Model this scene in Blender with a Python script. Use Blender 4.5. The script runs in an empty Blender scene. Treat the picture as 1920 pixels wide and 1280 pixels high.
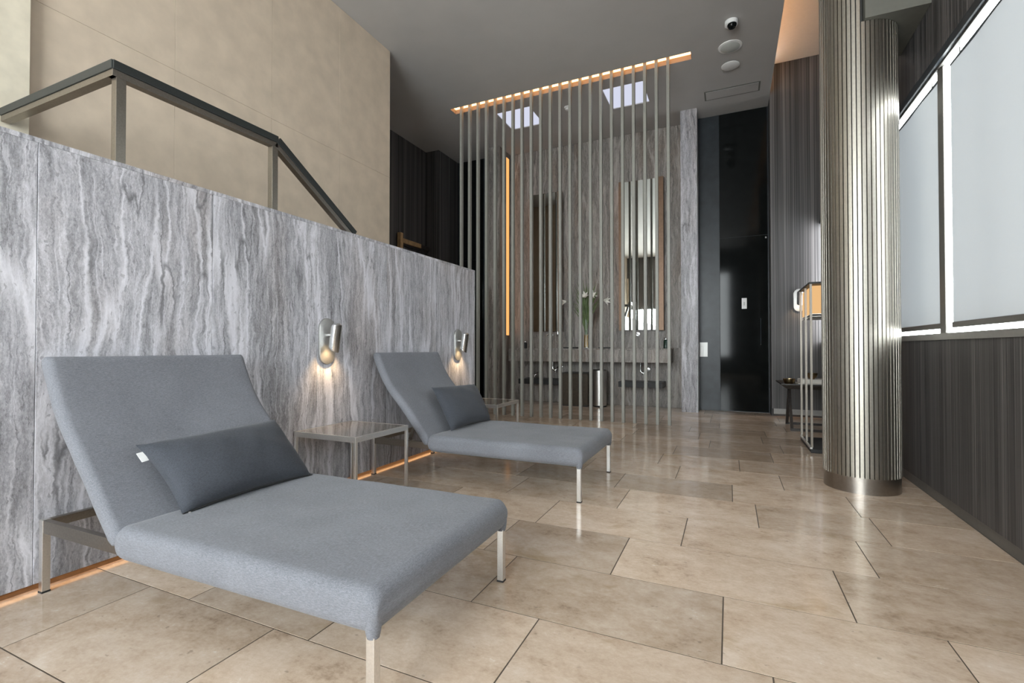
import bpy, bmesh, math, random
from mathutils import Vector, Matrix

random.seed(7)
S = bpy.context.scene
COL = S.collection

# ------------------------------------------------------------------ camera
FPX, CAMH, YAW, PITCH = 898.0, 0.95, math.radians(24.4), math.atan(12 / 898.0)
cd = bpy.data.cameras.new('camera')
cd.sensor_width = 36.0
cd.lens = FPX / 1920 * 36.0
cd.clip_start = 0.02
cam = bpy.data.objects.new('camera', cd)
cam.location = (0, 0, CAMH)
cam.rotation_euler = (math.pi / 2 + PITCH, 0, YAW)
COL.objects.link(cam)
S.camera = cam

# ------------------------------------------------------------------ world, exposure
W = bpy.data.worlds.new('world')
S.world = W
W.use_nodes = True
bg = W.node_tree.nodes['Background']
bg.inputs[0].default_value = (0.93, 0.96, 1.0, 1)
bg.inputs[1].default_value = 17.0
S.view_settings.view_transform = 'Standard'
S.view_settings.look = 'None'
S.view_settings.gamma = 1.0
S.view_settings.use_curve_mapping = False
S.view_settings.exposure = 0.45
S.cycles.max_bounces = 10
S.cycles.diffuse_bounces = 6
S.cycles.glossy_bounces = 4
S.cycles.transmission_bounces = 6
S.cycles.transparent_max_bounces = 12
S.cycles.sample_clamp_indirect = 6.0
S.cycles.use_denoising = True


def portal(name, loc, rot, sx, sy):
    """daylight guide in a window opening (only steers sampling of the sky)"""
    l = bpy.data.lights.new(name, 'AREA')
    l.shape = 'RECTANGLE'
    l.size, l.size_y = sx, sy
    l.cycles.is_portal = True
    o = bpy.data.objects.new(name, l)
    o.location, o.rotation_euler = loc, rot
    COL.objects.link(o)


portal('daylight_portal_rear', (-1.78, -3.47, 2.55), (math.radians(90), 0, 0), 3.6, 3.9)
portal('daylight_portal_side', (1.30, 1.85, 1.84), (0, math.radians(90), 0), 1.7, 11.2)

# ------------------------------------------------------------------ materials
MATS = {}


def new_mat(name):
    m = bpy.data.materials.new(name)
    m.use_nodes = True
    nt = m.node_tree
    return m, nt, nt.nodes['Principled BSDF']


def N(nt, t, **kw):
    n = nt.nodes.new(t)
    for k, v in kw.items():
        setattr(n, k, v)
    return n


def L(nt, a, b):
    nt.links.new(a, b)


def math_node(nt, op, a, b=None, c=None):
    n = N(nt, 'ShaderNodeMath', operation=op)
    for i, v in enumerate((a, b, c)):
        if v is None:
            continue
        if isinstance(v, (int, float)):
            n.inputs[i].default_value = v
        else:
            L(nt, v, n.inputs[i])
    return n.outputs[0]


def ramp(nt, fac, stops):
    n = N(nt, 'ShaderNodeValToRGB')
    e = n.color_ramp.elements
    while len(e) < len(stops):
        e.new(0.5)
    for el, (p, c) in zip(e, stops):
        el.position = p
        el.color = (*c, 1) if len(c) == 3 else c
    L(nt, fac, n.inputs[0])
    return n.outputs[0]


def plain(name, col, rough=0.5, metal=0.0, spec=0.5, noise=0.0, nscale=30, bump=0.0, coat=0.0, aniso=0.0):
    m, nt, b = new_mat(name)
    b.inputs['Base Color'].default_value = (*col, 1)
    b.inputs['Roughness'].default_value = rough
    b.inputs['Metallic'].default_value = metal
    b.inputs['Specular IOR Level'].default_value = spec
    b.inputs['Coat Weight'].default_value = coat
    tc = N(nt, 'ShaderNodeTexCoord')
    nz = N(nt, 'ShaderNodeTexNoise')
    nz.inputs['Scale'].default_value = nscale
    nz.inputs['Detail'].default_value = 3
    L(nt, tc.outputs['Object'], nz.inputs['Vector'])
    k = noise
    c = ramp(nt, nz.outputs[0], [(0.3, tuple(x * (1 - k) for x in col)), (0.7, tuple(min(1, x * (1 + k)) for x in col))])
    L(nt, c, b.inputs['Base Color'])
    if bump:
        bp = N(nt, 'ShaderNodeBump')
        bp.inputs['Strength'].default_value = bump
        bp.inputs['Distance'].default_value = 0.002
        L(nt, nz.outputs[0], bp.inputs['Height'])
        L(nt, bp.outputs[0], b.inputs['Normal'])
    MATS[name] = m
    return m


def emit(name, col, strength):
    m = bpy.data.materials.new(name)
    m.use_nodes = True
    nt = m.node_tree
    nt.nodes.remove(nt.nodes['Principled BSDF'])
    e = N(nt, 'ShaderNodeEmission')
    e.inputs[0].default_value = (*col, 1)
    e.inputs[1].default_value = strength
    L(nt, e.outputs[0], nt.nodes['Material Output'].inputs[0])
    MATS[name] = m
    return m


def stripes_hz(nt):
    """h = x + y (position along an axis-aligned wall), z, and a per-object random number"""
    tc = N(nt, 'ShaderNodeTexCoord')
    sep = N(nt, 'ShaderNodeSeparateXYZ')
    L(nt, tc.outputs['Object'], sep.inputs[0])
    oi = N(nt, 'ShaderNodeObjectInfo')
    r = math_node(nt, 'MULTIPLY', oi.outputs['Random'], 57.0)
    h = math_node(nt, 'ADD', sep.outputs[0], sep.outputs[1])
    return h, sep.outputs[2], r, oi.outputs['Random']


def noise_at(nt, h, z, r, fh, fz, detail=2, rough=0.5):
    c = N(nt, 'ShaderNodeCombineXYZ')
    L(nt, math_node(nt, 'MULTIPLY', h, fh), c.inputs[0])
    L(nt, math_node(nt, 'MULTIPLY', z, fz), c.inputs[1])
    L(nt, r, c.inputs[2])
    n = N(nt, 'ShaderNodeTexNoise')
    n.inputs['Scale'].default_value = 1.0
    n.inputs['Detail'].default_value = detail
    n.inputs['Roughness'].default_value = rough
    L(nt, c.outputs[0], n.inputs['Vector'])
    return n.outputs[0]


def travertine(name, tint, rough=0.42, contrast=1.0, warm=0.0):
    m, nt, b = new_mat(name)
    h, z, r, rnd = stripes_hz(nt)

    def warp(fh, fz, amp, d=3, ro=0.5):
        return math_node(nt, 'MULTIPLY', math_node(nt, 'SUBTRACT', noise_at(nt, h, z, r, fh, fz, d, ro), 0.5), amp)

    def add(*v):
        o = v[0]
        for q in v[1:]:
            o = math_node(nt, 'ADD', o, q)
        return o

    def mul(a_, k):
        return math_node(nt, 'MULTIPLY', a_, k)
    w1 = warp(2.2, 1.3, 0.16)
    w2 = warp(14, 13, 0.040, 4, 0.6)
    w3 = warp(55, 50, 0.014, 3, 0.6)
    hv = add(h, w1, w2, w3)
    n1 = noise_at(nt, hv, z, r, 4.0, 0.3, 2)
    n2 = noise_at(nt, hv, z, r, 20, 0.8, 5, 0.68)
    n3 = noise_at(nt, hv, z, r, 80, 9, 4, 0.70)
    n4 = noise_at(nt, h, z, r, 190, 90, 3, 0.75)
    tot = add(mul(n1, 0.17), mul(n2, 0.29), mul(n3, 0.32), mul(n4, 0.22))
    t = tint
    d = 0.5 - 0.115 * contrast
    e = 0.5 + 0.100 * contrast
    c = ramp(nt, tot, [(d, tuple(x * 0.26 for x in t)), (0.455, tuple(x * 0.66 for x in t)),
                       (0.52, tuple(x * 1.0 for x in t)), (e, tuple(min(1, x * 1.55) for x in t))])

    def ridge(hh, f, fz, lo, det=3):
        rd = noise_at(nt, hh, z, r, f, fz, det, 0.45)
        return ramp(nt, math_node(nt, 'SUBTRACT', 1.0, math_node(nt, 'ABSOLUTE', math_node(nt, 'SUBTRACT', mul(rd, 2.0), 1.0))), [(lo, (0, 0, 0)), (1.0, (1, 1, 1))])

    def mix(fac, a_, col, mode='MIX'):
        n = N(nt, 'ShaderNodeMix', data_type='RGBA', blend_type=mode)
        L(nt, fac, n.inputs[0]); L(nt, a_, n.inputs[6])
        n.inputs[7].default_value = (*col, 1)
        return n.outputs[2]
    pale = tuple(min(1, x * 1.8) for x in t)
    dark = tuple(x * 0.20 for x in t)
    # brownish clouds, pale frilled crests, thin dark seams and holes
    cl = noise_at(nt, hv, z, r, 2.6, 0.7, 3)
    c = mix(mul(ramp(nt, cl, [(0.48, (0, 0, 0)), (0.66, (1, 1, 1))]), 0.55 + warm), c, (0.88, 0.79, 0.72), 'MULTIPLY')
    c = mix(mul(ridge(hv, 5.5, 0.40, 0.93), 0.70), c, pale)
    c = mix(mul(ridge(add(h, w1, w2), 15, 0.6, 0.95), 0.35), c, pale)
    gate = ramp(nt, noise_at(nt, h, z, r, 5, 1.7, 2), [(0.50, (0, 0, 0)), (0.62, (1, 1, 1))])
    c = mix(mul(math_node(nt, 'MULTIPLY', ridge(add(h, w2, w3), 9, 0.8, 0.965, 2), gate), 0.75), c, dark)
    pit = ramp(nt, noise_at(nt, hv, z, r, 60, 26, 2), [(0.655, (0, 0, 0)), (0.70, (1, 1, 1))])
    c = mix(mul(pit, 0.35), c, dark)
    L(nt, c, b.inputs['Base Color'])
    b.inputs['Roughness'].default_value = rough
    bp = N(nt, 'ShaderNodeBump')
    bp.inputs['Strength'].default_value = 0.25
    bp.inputs['Distance'].default_value = 0.003
    L(nt, math_node(nt, 'SUBTRACT', n3, pit), bp.inputs['Height'])
    L(nt, bp.outputs[0], b.inputs['Normal'])
    MATS[name] = m
    return m


def stripe_paper(name, dark, light, rough=0.55):
    m, nt, b = new_mat(name)
    h, z, r, rnd = stripes_hz(nt)
    zero = math_node(nt, 'MULTIPLY', r, 0.0)
    a = noise_at(nt, h, z, zero, 95, 0.12, 2, 0.7)
    c = noise_at(nt, h, z, zero, 260, 0.5, 2, 0.6)
    d = noise_at(nt, h, z, zero, 14, 0.05, 2)
    tot = math_node(nt, 'ADD', math_node(nt, 'MULTIPLY', a, 0.5), math_node(nt, 'ADD', math_node(nt, 'MULTIPLY', c, 0.28), math_node(nt, 'MULTIPLY', d, 0.22)))
    col = ramp(nt, tot, [(0.42, dark), (0.52, tuple(0.6 * x + 0.4 * y for x, y in zip(dark, light))), (0.60, light)])
    L(nt, col, b.inputs['Base Color'])
    b.inputs['Roughness'].default_value = rough
    bp = N(nt, 'ShaderNodeBump')
    bp.inputs['Strength'].default_value = 0.3
    bp.inputs['Distance'].default_value = 0.002
    L(nt, tot, bp.inputs['Height'])
    L(nt, bp.outputs[0], b.inputs['Normal'])
    MATS[name] = m
    return m


def floor_stone(name):
    m, nt, b = new_mat(name)
    tc = N(nt, 'ShaderNodeTexCoord')
    oi = N(nt, 'ShaderNodeObjectInfo')
    off = N(nt, 'ShaderNodeVectorMath', operation='ADD')
    sc = math_node(nt, 'MULTIPLY', oi.outputs['Random'], 90.0)
    cb = N(nt, 'ShaderNodeCombineXYZ')
    L(nt, sc, cb.inputs[0]); L(nt, sc, cb.inputs[2])
    L(nt, tc.outputs['Object'], off.inputs[0]); L(nt, cb.outputs[0], off.inputs[1])
    mp = N(nt, 'ShaderNodeMapping')
    mp.inputs['Scale'].default_value = (1.0, 1.35, 1.0)
    L(nt, off.outputs[0], mp.inputs[0])

    def nz(s, d, r=0.55, dist=0.0):
        n = N(nt, 'ShaderNodeTexNoise')
        n.inputs['Scale'].default_value = s
        n.inputs['Detail'].default_value = d
        n.inputs['Roughness'].default_value = r
        n.inputs['Distortion'].default_value = dist
        L(nt, mp.outputs[0], n.inputs['Vector'])
        return n.outputs[0]
    a, c, d = nz(2.4, 5, 0.6, 0.6), nz(11, 6, 0.75), nz(60, 3, 0.7)
    base = ramp(nt, math_node(nt, 'ADD', math_node(nt, 'MULTIPLY', a, 0.42), math_node(nt, 'ADD', math_node(nt, 'MULTIPLY', c, 0.40), math_node(nt, 'MULTIPLY', d, 0.18))),
                [(0.34, (0.33, 0.235, 0.165)), (0.44, (0.53, 0.405, 0.30)), (0.54, (0.63, 0.505, 0.395)), (0.66, (0.72, 0.61, 0.51))])
    # ochre stains, pale fossil flecks and small dark pits
    st = nz(3.1, 4, 0.6, 0.8)
    m1 = N(nt, 'ShaderNodeMix', data_type='RGBA')
    L(nt, math_node(nt, 'MULTIPLY', ramp(nt, st, [(0.60, (0, 0, 0)), (0.74, (1, 1, 1))]), 0.55), m1.inputs[0])
    L(nt, base, m1.inputs[6]); m1.inputs[7].default_value = (0.36, 0.25, 0.13, 1)
    m2 = N(nt, 'ShaderNodeMix', data_type='RGBA')
    L(nt, math_node(nt, 'MULTIPLY', ramp(nt, math_node(nt, 'MULTIPLY', c, d), [(0.38, (0, 0, 0)), (0.44, (1, 1, 1))]), 0.6), m2.inputs[0])
    L(nt, m1.outputs[2], m2.inputs[6]); m2.inputs[7].default_value = (0.74, 0.69, 0.62, 1)
    pt = nz(26, 2, 0.5)
    m3 = N(nt, 'ShaderNodeMix', data_type='RGBA')
    L(nt, math_node(nt, 'MULTIPLY', ramp(nt, pt, [(0.70, (0, 0, 0)), (0.76, (1, 1, 1))]), 0.5), m3.inputs[0])
    L(nt, m2.outputs[2], m3.inputs[6]); m3.inputs[7].default_value = (0.22, 0.17, 0.13, 1)
    hs = N(nt, 'ShaderNodeHueSaturation')
    L(nt, m3.outputs[2], hs.inputs['Color'])
    L(nt, math_node(nt, 'ADD', math_node(nt, 'MULTIPLY', oi.outputs['Random'], 0.38), 0.78), hs.inputs['Value'])
    L(nt, hs.outputs[0], b.inputs['Base Color'])
    L(nt, math_node(nt, 'ADD', math_node(nt, 'MULTIPLY', c, 0.12), 0.075), b.inputs['Roughness'])
    MATS[name] = m
    return m


def fabric(name, col):
    m, nt, b = new_mat(name)
    tc = N(nt, 'ShaderNodeTexCoord')
    mp = N(nt, 'ShaderNodeMapping')
    mp.inputs['Scale'].default_value = (420, 90, 420)
    L(nt, tc.outputs['Object'], mp.inputs[0])
    a = N(nt, 'ShaderNodeTexNoise'); a.inputs['Scale'].default_value = 1.0; a.inputs['Detail'].default_value = 2
    L(nt, mp.outputs[0], a.inputs['Vector'])
    mp2 = N(nt, 'ShaderNodeMapping')
    mp2.inputs['Scale'].default_value = (90, 420, 420)
    L(nt, tc.outputs['Object'], mp2.inputs[0])
    c = N(nt, 'ShaderNodeTexNoise'); c.inputs['Scale'].default_value = 1.0; c.inputs['Detail'].default_value = 2
    L(nt, mp2.outputs[0], c.inputs['Vector'])
    g = N(nt, 'ShaderNodeTexNoise'); g.inputs['Scale'].default_value = 4.0; g.inputs['Detail'].default_value = 3
    L(nt, tc.outputs['Object'], g.inputs['Vector'])
    tot = math_node(nt, 'ADD', math_node(nt, 'MULTIPLY', a.outputs[0], 0.4), math_node(nt, 'ADD', math_node(nt, 'MULTIPLY', c.outputs[0], 0.4), math_node(nt, 'MULTIPLY', g.outputs[0], 0.2)))
    cl = ramp(nt, tot, [(0.36, tuple(x * 0.72 for x in col)), (0.5, col), (0.64, tuple(x * 1.3 for x in col))])
    L(nt, cl, b.inputs['Base Color'])
    b.inputs['Roughness'].default_value = 0.9
    b.inputs['Specular IOR Level'].default_value = 0.2
    b.inputs['Sheen Weight'].default_value = 0.12
    b.inputs['Sheen Roughness'].default_value = 0.5
    bp = N(nt, 'ShaderNodeBump')
    bp.inputs['Strength'].default_value = 0.35
    bp.inputs['Distance'].default_value = 0.001
    L(nt, tot, bp.inputs['Height'])
    L(nt, bp.outputs[0], b.inputs['Normal'])
    MATS[name] = m
    return m


def shade_cloth(name):
    m = bpy.data.materials.new(name)
    m.use_nodes = True
    nt = m.node_tree
    nt.nodes.remove(nt.nodes['Principled BSDF'])
    tc = N(nt, 'ShaderNodeTexCoord')
    mp = N(nt, 'ShaderNodeMapping')
    mp.inputs['Scale'].default_value = (40, 40, 160)
    L(nt, tc.outputs['Object'], mp.inputs[0])
    n = N(nt, 'ShaderNodeTexNoise'); n.inputs['Scale'].default_value = 1.0; n.inputs['Detail'].default_value = 3
    L(nt, mp.outputs[0], n.inputs['Vector'])
    c = ramp(nt, n.outputs[0], [(0.3, (0.0145, 0.0154, 0.0165)), (0.7, (0.0172, 0.0182, 0.0194))])
    tr = N(nt, 'ShaderNodeBsdfTranslucent')
    L(nt, c, tr.inputs[0])
    df = N(nt, 'ShaderNodeBsdfDiffuse')
    df.inputs[0].default_value = (0.45, 0.46, 0.46, 1)
    ad = N(nt, 'ShaderNodeAddShader')
    L(nt, tr.outputs[0], ad.inputs[0]); L(nt, df.outputs[0], ad.inputs[1])
    L(nt, ad.outputs[0], nt.nodes['Material Output'].inputs[0])
    MATS[name] = m


def pane_glass(name):
    m = bpy.data.materials.new(name)
    m.use_nodes = True
    nt = m.node_tree
    nt.nodes.remove(nt.nodes['Principled BSDF'])
    a = N(nt, 'ShaderNodeBsdfTransparent'); a.inputs[0].default_value = (0.97, 0.99, 0.98, 1)
    g = N(nt, 'ShaderNodeBsdfGlossy'); g.inputs['Roughness'].default_value = 0.01
    lw = N(nt, 'ShaderNodeLayerWeight'); lw.inputs[0].default_value = 0.5
    fr = math_node(nt, 'ADD', math_node(nt, 'MULTIPLY', math_node(nt, 'POWER', lw.outputs['Facing'], 5.0), 0.8), 0.03)
    mx = N(nt, 'ShaderNodeMixShader')
    L(nt, fr, mx.inputs[0]); L(nt, a.outputs[0], mx.inputs[1]); L(nt, g.outputs[0], mx.inputs[2])
    L(nt, mx.outputs[0], nt.nodes['Material Output'].inputs[0])
    MATS[name] = m


travertine('silver_travertine', (0.425, 0.42, 0.45), contrast=1.15)
travertine('niche_travertine', (0.265, 0.24, 0.22), contrast=1.0, warm=0.45)
plain('cream_stone', (0.60, 0.495, 0.385), 0.5, noise=0.08, nscale=7, bump=0.05)
plain('cream_stone_lit', (0.70, 0.63, 0.50), 0.5, noise=0.10, nscale=9, bump=0.05)  # stair wall stone, window light put into the colour as a paler tone
stripe_paper('striped_paper', (0.014, 0.0135, 0.014), (0.150, 0.140, 0.137))
floor_stone('limestone')
plain('grout', (0.085, 0.065, 0.048), 0.9, noise=0.2)
plain('ceiling_paint', (0.45, 0.435, 0.42), 0.6, noise=0.03, nscale=3)
plain('beam_paint', (0.115, 0.115, 0.098), 0.6, noise=0.04)
plain('white_paint', (0.78, 0.76, 0.72), 0.5, noise=0.02)
plain('brushed_steel', (0.76, 0.74, 0.71), 0.36, metal=1.0, noise=0.06, nscale=160)
plain('satin_steel', (0.46, 0.455, 0.44), 0.48, metal=1.0, noise=0.05, nscale=120)
plain('rail_steel', (0.30, 0.27, 0.235), 0.36, metal=1.0, noise=0.08, nscale=120)
plain('chrome', (0.80, 0.80, 0.80), 0.14, metal=1.0, noise=0.02)
plain('column_metal', (0.37, 0.345, 0.300), 0.40, metal=1.0, noise=0.06, nscale=60)
plain('column_core', (0.03, 0.03, 0.028), 0.6, noise=0.1)
plain('plinth_bronze', (0.33, 0.30, 0.27), 0.30, metal=1.0, noise=0.05, nscale=60)
plain('slat_paint', (0.27, 0.265, 0.235), 0.45, noise=0.04)
plain('black_cap', (0.018, 0.021, 0.020), 0.42, noise=0.35, nscale=300)
plain('black_rubber', (0.02, 0.02, 0.02), 0.7, noise=0.2)
plain('black_satin', (0.024, 0.029, 0.034), 0.34, spec=0.3, noise=0.2, nscale=8)
plain('black_gloss', (0.006, 0.007, 0.007), 0.07, spec=0.14, noise=0.2, nscale=8)
plain('black_matte', (0.012, 0.012, 0.012), 0.5, noise=0.2)
plain('window_frame', (0.115, 0.108, 0.098), 0.45, metal=0.2, noise=0.06)
plain('sill_metal', (0.26, 0.25, 0.235), 0.45, metal=0.4, noise=0.05)
plain('bronze_frame', (0.20, 0.125, 0.08), 0.4, metal=0.5, noise=0.1)
plain('mirror', (0.78, 0.80, 0.76), 0.02, metal=1.0, noise=0.0)
plain('dark_glass', (0.20, 0.17, 0.14), 0.07, noise=0.15, nscale=12, coat=0.6)
plain('dark_wood', (0.030, 0.025, 0.022), 0.35, noise=0.3, nscale=40)
plain('brown_bin', (0.060, 0.046, 0.032), 0.35, metal=0.4, noise=0.2)
plain('oak', (0.42, 0.27, 0.13), 0.5, noise=0.2, nscale=14)
plain('bowl_bronze', (0.34, 0.25, 0.14), 0.28, metal=1.0, noise=0.15, nscale=40)
plain('book_cover', (0.60, 0.56, 0.52), 0.6, noise=0.06)
plain('page_paper', (0.75, 0.72, 0.66), 0.8, noise=0.08, nscale=200)
plain('plastic_white', (0.80, 0.80, 0.79), 0.4, noise=0.01)
plain('plastic_grey', (0.55, 0.57, 0.54), 0.6, noise=0.05, nscale=300)
plain('label_cloth', (0.72, 0.72, 0.72), 0.8, noise=0.05)
plain('soap_green', (0.012, 0.035, 0.025), 0.25, noise=0.1)
plain('petal', (0.85, 0.83, 0.77), 0.6, noise=0.05)
plain('leaf', (0.10, 0.15, 0.045), 0.5, noise=0.35, nscale=20)
plain('towel', (0.20, 0.15, 0.17), 0.9, noise=0.1)
plain('amber_water', (0.35, 0.22, 0.08), 0.15, noise=0.2)
fabric('lounger_fabric', (0.168, 0.174, 0.194))
fabric('pillow_fabric', (0.053, 0.058, 0.069))
shade_cloth('shade_cloth')
pane_glass('pane_glass')
emit('led_warm', (1.0, 0.50, 0.21), 3.6)
plain('slot_paint', (0.22, 0.17, 0.13), 0.6, noise=0.05)
emit('led_cove', (1.0, 0.50, 0.20), 9.0)
emit('led_floor', (1.0, 0.50, 0.21), 2.4)
emit('led_mirror', (1.0, 0.45, 0.18), 3.0)
emit('led_niche', (1.0, 0.44, 0.14), 0.9)
emit('light_panel', (0.80, 0.83, 1.0), 0.62)
emit('bulb', (1.0, 0.78, 0.48), 14.0)
emit('lamp_glow', (1.0, 0.60, 0.27), 0.62)

# ------------------------------------------------------------------ geometry helpers


class MB:
    def __init__(self):
        self.bm = bmesh.new()

    def box(self, x0, x1, y0, y1, z0, z1):
        v = [self.bm.verts.new(p) for p in ((x0, y0, z0), (x1, y0, z0), (x1, y1, z0), (x0, y1, z0),
                                            (x0, y0, z1), (x1, y0, z1), (x1, y1, z1), (x0, y1, z1))]
        for f in ((0, 3, 2, 1), (4, 5, 6, 7), (0, 1, 5, 4), (1, 2, 6, 5), (2, 3, 7, 6), (3, 0, 4, 7)):
            self.bm.faces.new([v[i] for i in f])
        return self

    def quad(self, *p):
        self.bm.faces.new([self.bm.verts.new(q) for q in p])
        return self

    def bar(self, a, b, w, h, up=(0, 0, 1)):
        """square bar from a to b, w across, h along up"""
        a, b = Vector(a), Vector(b)
        d = (b - a).normalized()
        u = Vector(up)
        u = (u - d * u.dot(d)).normalized()
        s = d.cross(u) * (w / 2)
        u = u * (h / 2)
        v = [self.bm.verts.new(p) for p in (a - s - u, a + s - u, a + s + u, a - s + u, b - s - u, b + s - u, b + s + u, b - s + u)]
        for f in ((3, 2, 1, 0), (4, 5, 6, 7), (0, 1, 5, 4), (1, 2, 6, 5), (2, 3, 7, 6), (3, 0, 4, 7)):
            self.bm.faces.new([v[i] for i in f])
        return self

    def tube(self, pts, rad, seg=12, cap=True):
        pts = [Vector(p) for p in pts]
        rr = rad if isinstance(rad, (list, tuple)) else [rad] * len(pts)
        rings = []
        prev = None
        for i, p in enumerate(pts):
            d = (pts[min(i + 1, len(pts) - 1)] - pts[max(i - 1, 0)]).normalized()
            if prev is None:
                a = d.orthogonal().normalized()
            else:
                a = (prev - d * prev.dot(d)).normalized()
            prev = a
            b = d.cross(a)
            rings.append([self.bm.verts.new(p + (a * math.cos(t) + b * math.sin(t)) * rr[i])
                          for t in (2 * math.pi * k / seg for k in range(seg))])
        for r0, r1 in zip(rings, rings[1:]):
            for k in range(seg):
                self.bm.faces.new((r0[k], r0[(k + 1) % seg], r1[(k + 1) % seg], r1[k]))
        if cap:
            self.bm.faces.new(rings[0][::-1])
            self.bm.faces.new(rings[-1])
        return self

    def lathe(self, cx, cy, prof, seg=32):
        """prof: list of (r, z) bottom to top"""
        rings = [[self.bm.verts.new((cx + r * math.cos(2 * math.pi * k / seg), cy + r * math.sin(2 * math.pi * k / seg), z))
                  for k in range(seg)] for r, z in prof]
        for r0, r1 in zip(rings, rings[1:]):
            for k in range(seg):
                self.bm.faces.new((r0[k], r0[(k + 1) % seg], r1[(k + 1) % seg], r1[k]))
        self.bm.faces.new(rings[0][::-1])
        self.bm.faces.new(rings[-1])
        return self

    def stadium(self, axis, c, w, h, d0, d1, seg=14):
        """stadium plate; axis 'x' (wall facing x) or 'y'; c = (horizontal, z) centre"""
        out = []
        for s in (1, -1):
            for k in range(seg + 1):
                t = math.pi * k / seg + (0 if s == 1 else math.pi)
                out.append((c[0] + w / 2 * math.cos(t), c[1] + s * (h / 2 - w / 2) + w / 2 * math.sin(t)))
        fr = [self.bm.verts.new((d1, p, q) if axis == 'x' else (p, d1, q)) for p, q in out]
        bk = [self.bm.verts.new((d0, p, q) if axis == 'x' else (p, d0, q)) for p, q in out]
        self.bm.faces.new(fr); self.bm.faces.new(bk[::-1])
        n = len(out)
        for k in range(n):
            self.bm.faces.new((fr[k], bk[k], bk[(k + 1) % n], fr[(k + 1) % n]))
        return self

    def obj(self, name, mat, parent=None, smooth=False, bevel=0.0, bseg=2, label=None, angle=35):
        bm = self.bm
        bmesh.ops.recalc_face_normals(bm, faces=bm.faces)
        if bevel:
            bmesh.ops.bevel(bm, geom=[e for e in bm.edges if e.is_manifold and e.calc_face_angle(0) > 0.5], offset=bevel,
                            segments=bseg, affect='EDGES', profile=0.5, clamp_overlap=True)
        me = bpy.data.meshes.new(name)
        bm.to_mesh(me)
        bm.free()
        me.materials.append(MATS[mat])
        if smooth:
            me.polygons.foreach_set('use_smooth', [True] * len(me.polygons))
            me.set_sharp_from_angle(angle=math.radians(angle))
        o = bpy.data.objects.new(name, me)
        COL.objects.link(o)
        if parent:
            o.parent = parent
            # every mesh is modelled in room coordinates; only the root Empties carry an offset
            o.matrix_parent_inverse = Matrix.Translation(-Vector(parent.location))
        if label:
            o['label'] = label
        return o


def tag(o, label, cat, group=None):
    o['label'] = label
    o['category'] = cat
    if group:
        o['group'] = group
    return o


def thing(name, label, cat, loc, group=None):
    o = bpy.data.objects.new(name, None)
    o.empty_display_size = 0.1
    o.location = loc
    COL.objects.link(o)
    return tag(o, label, cat, group)


def struct(o, label=None, cat=None):
    o['kind'] = 'structure'
    if label:
        o['label'] = label
    if cat:
        o['category'] = cat
    return o


def bx(name, mat, x0, x1, y0, y1, z0, z1, parent=None, bevel=0.0, label=None):
    return MB().box(x0, x1, y0, y1, z0, z1).obj(name, mat, parent, bevel=bevel, label=label)


# ------------------------------------------------------------------ room constants
XL, XR = -2.48, 1.15            # half wall face, window wall face
XC = -3.68                      # cream stair wall face
XD = -5.0                       # dark wall far left
CEIL, RECESS = 4.5, 4.92
YB, YP, YN = 7.92, 7.54, 8.0    # black panels, pier fronts, niche back
YR = -3.4                       # rear glazed wall
HWALL = 1.78

# ------------------------------------------------------------------ floor
fl = struct(bx('floor', 'grout', XD - 0.1, XR + 0.2, YR - 0.2, YN + 0.3, -0.12, -0.0014),
            'polished beige limestone floor laid in offset courses', 'floor')
known = {0: [-2.105, -1.408, -0.70, 0.02, 0.66], 1: [-1.866, -1.253, -0.613, 0.11, 0.72],
         2: [-2.20, -1.55, -0.887, -0.026, 0.64], 3: [-2.36, -1.72, -1.06, -0.46, 0.397], 4: [-2.3, -1.66, -0.967, -0.217, 0.56],
         5: [-2.1, -1.34, -0.613, 0.138, 0.705], 6: [-2.25, -1.45, -0.72, 0.013, 0.67], 7: [-1.8, -1.05, -0.363, 0.33],
         -1: [-2.3, -1.62, -0.95, -0.25, 0.45]}
lines = [0.297, 0.725, 1.156, 1.583, 2.013, 2.44, 2.855, 3.27, 3.672, 4.085]
while lines[-1] < YN:
    lines.append(lines[-1] + 0.4205)
lines[-1] = YN
G = 0.0024
for k in range(len(lines) - 1):
    y0, y1 = lines[k], lines[k + 1]
    js = list(known.get(k - 1, []))
    xmin = XL - 0.02 if y1 < 4.6 else -4.73
    if not js:
        x = xmin + random.uniform(0.2, 0.7)
        while x < XR - 0.2:
            js.append(x)
            x += random.uniform(0.6, 0.88)
    xs = [xmin] + [j for j in js if j > xmin + 0.05] + [XR + 0.02]
    for a, b in zip(xs, xs[1:]):
        MB().box(a + G, b - G, y0 + G, y1 - G, -0.0013, random.uniform(-0.0004, 0.0)).obj('floor_tile', 'limestone', fl)
# the floor behind the camera and left of the stair wall
bx('floor_slab', 'limestone', XL - 0.02, XR + 0.02, YR, lines[0] - G, -0.02, -0.0005, fl)
bx('floor_slab', 'limestone', XD, -4.735, 4.6, 7.24, -0.02, -0.0005, fl)

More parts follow.
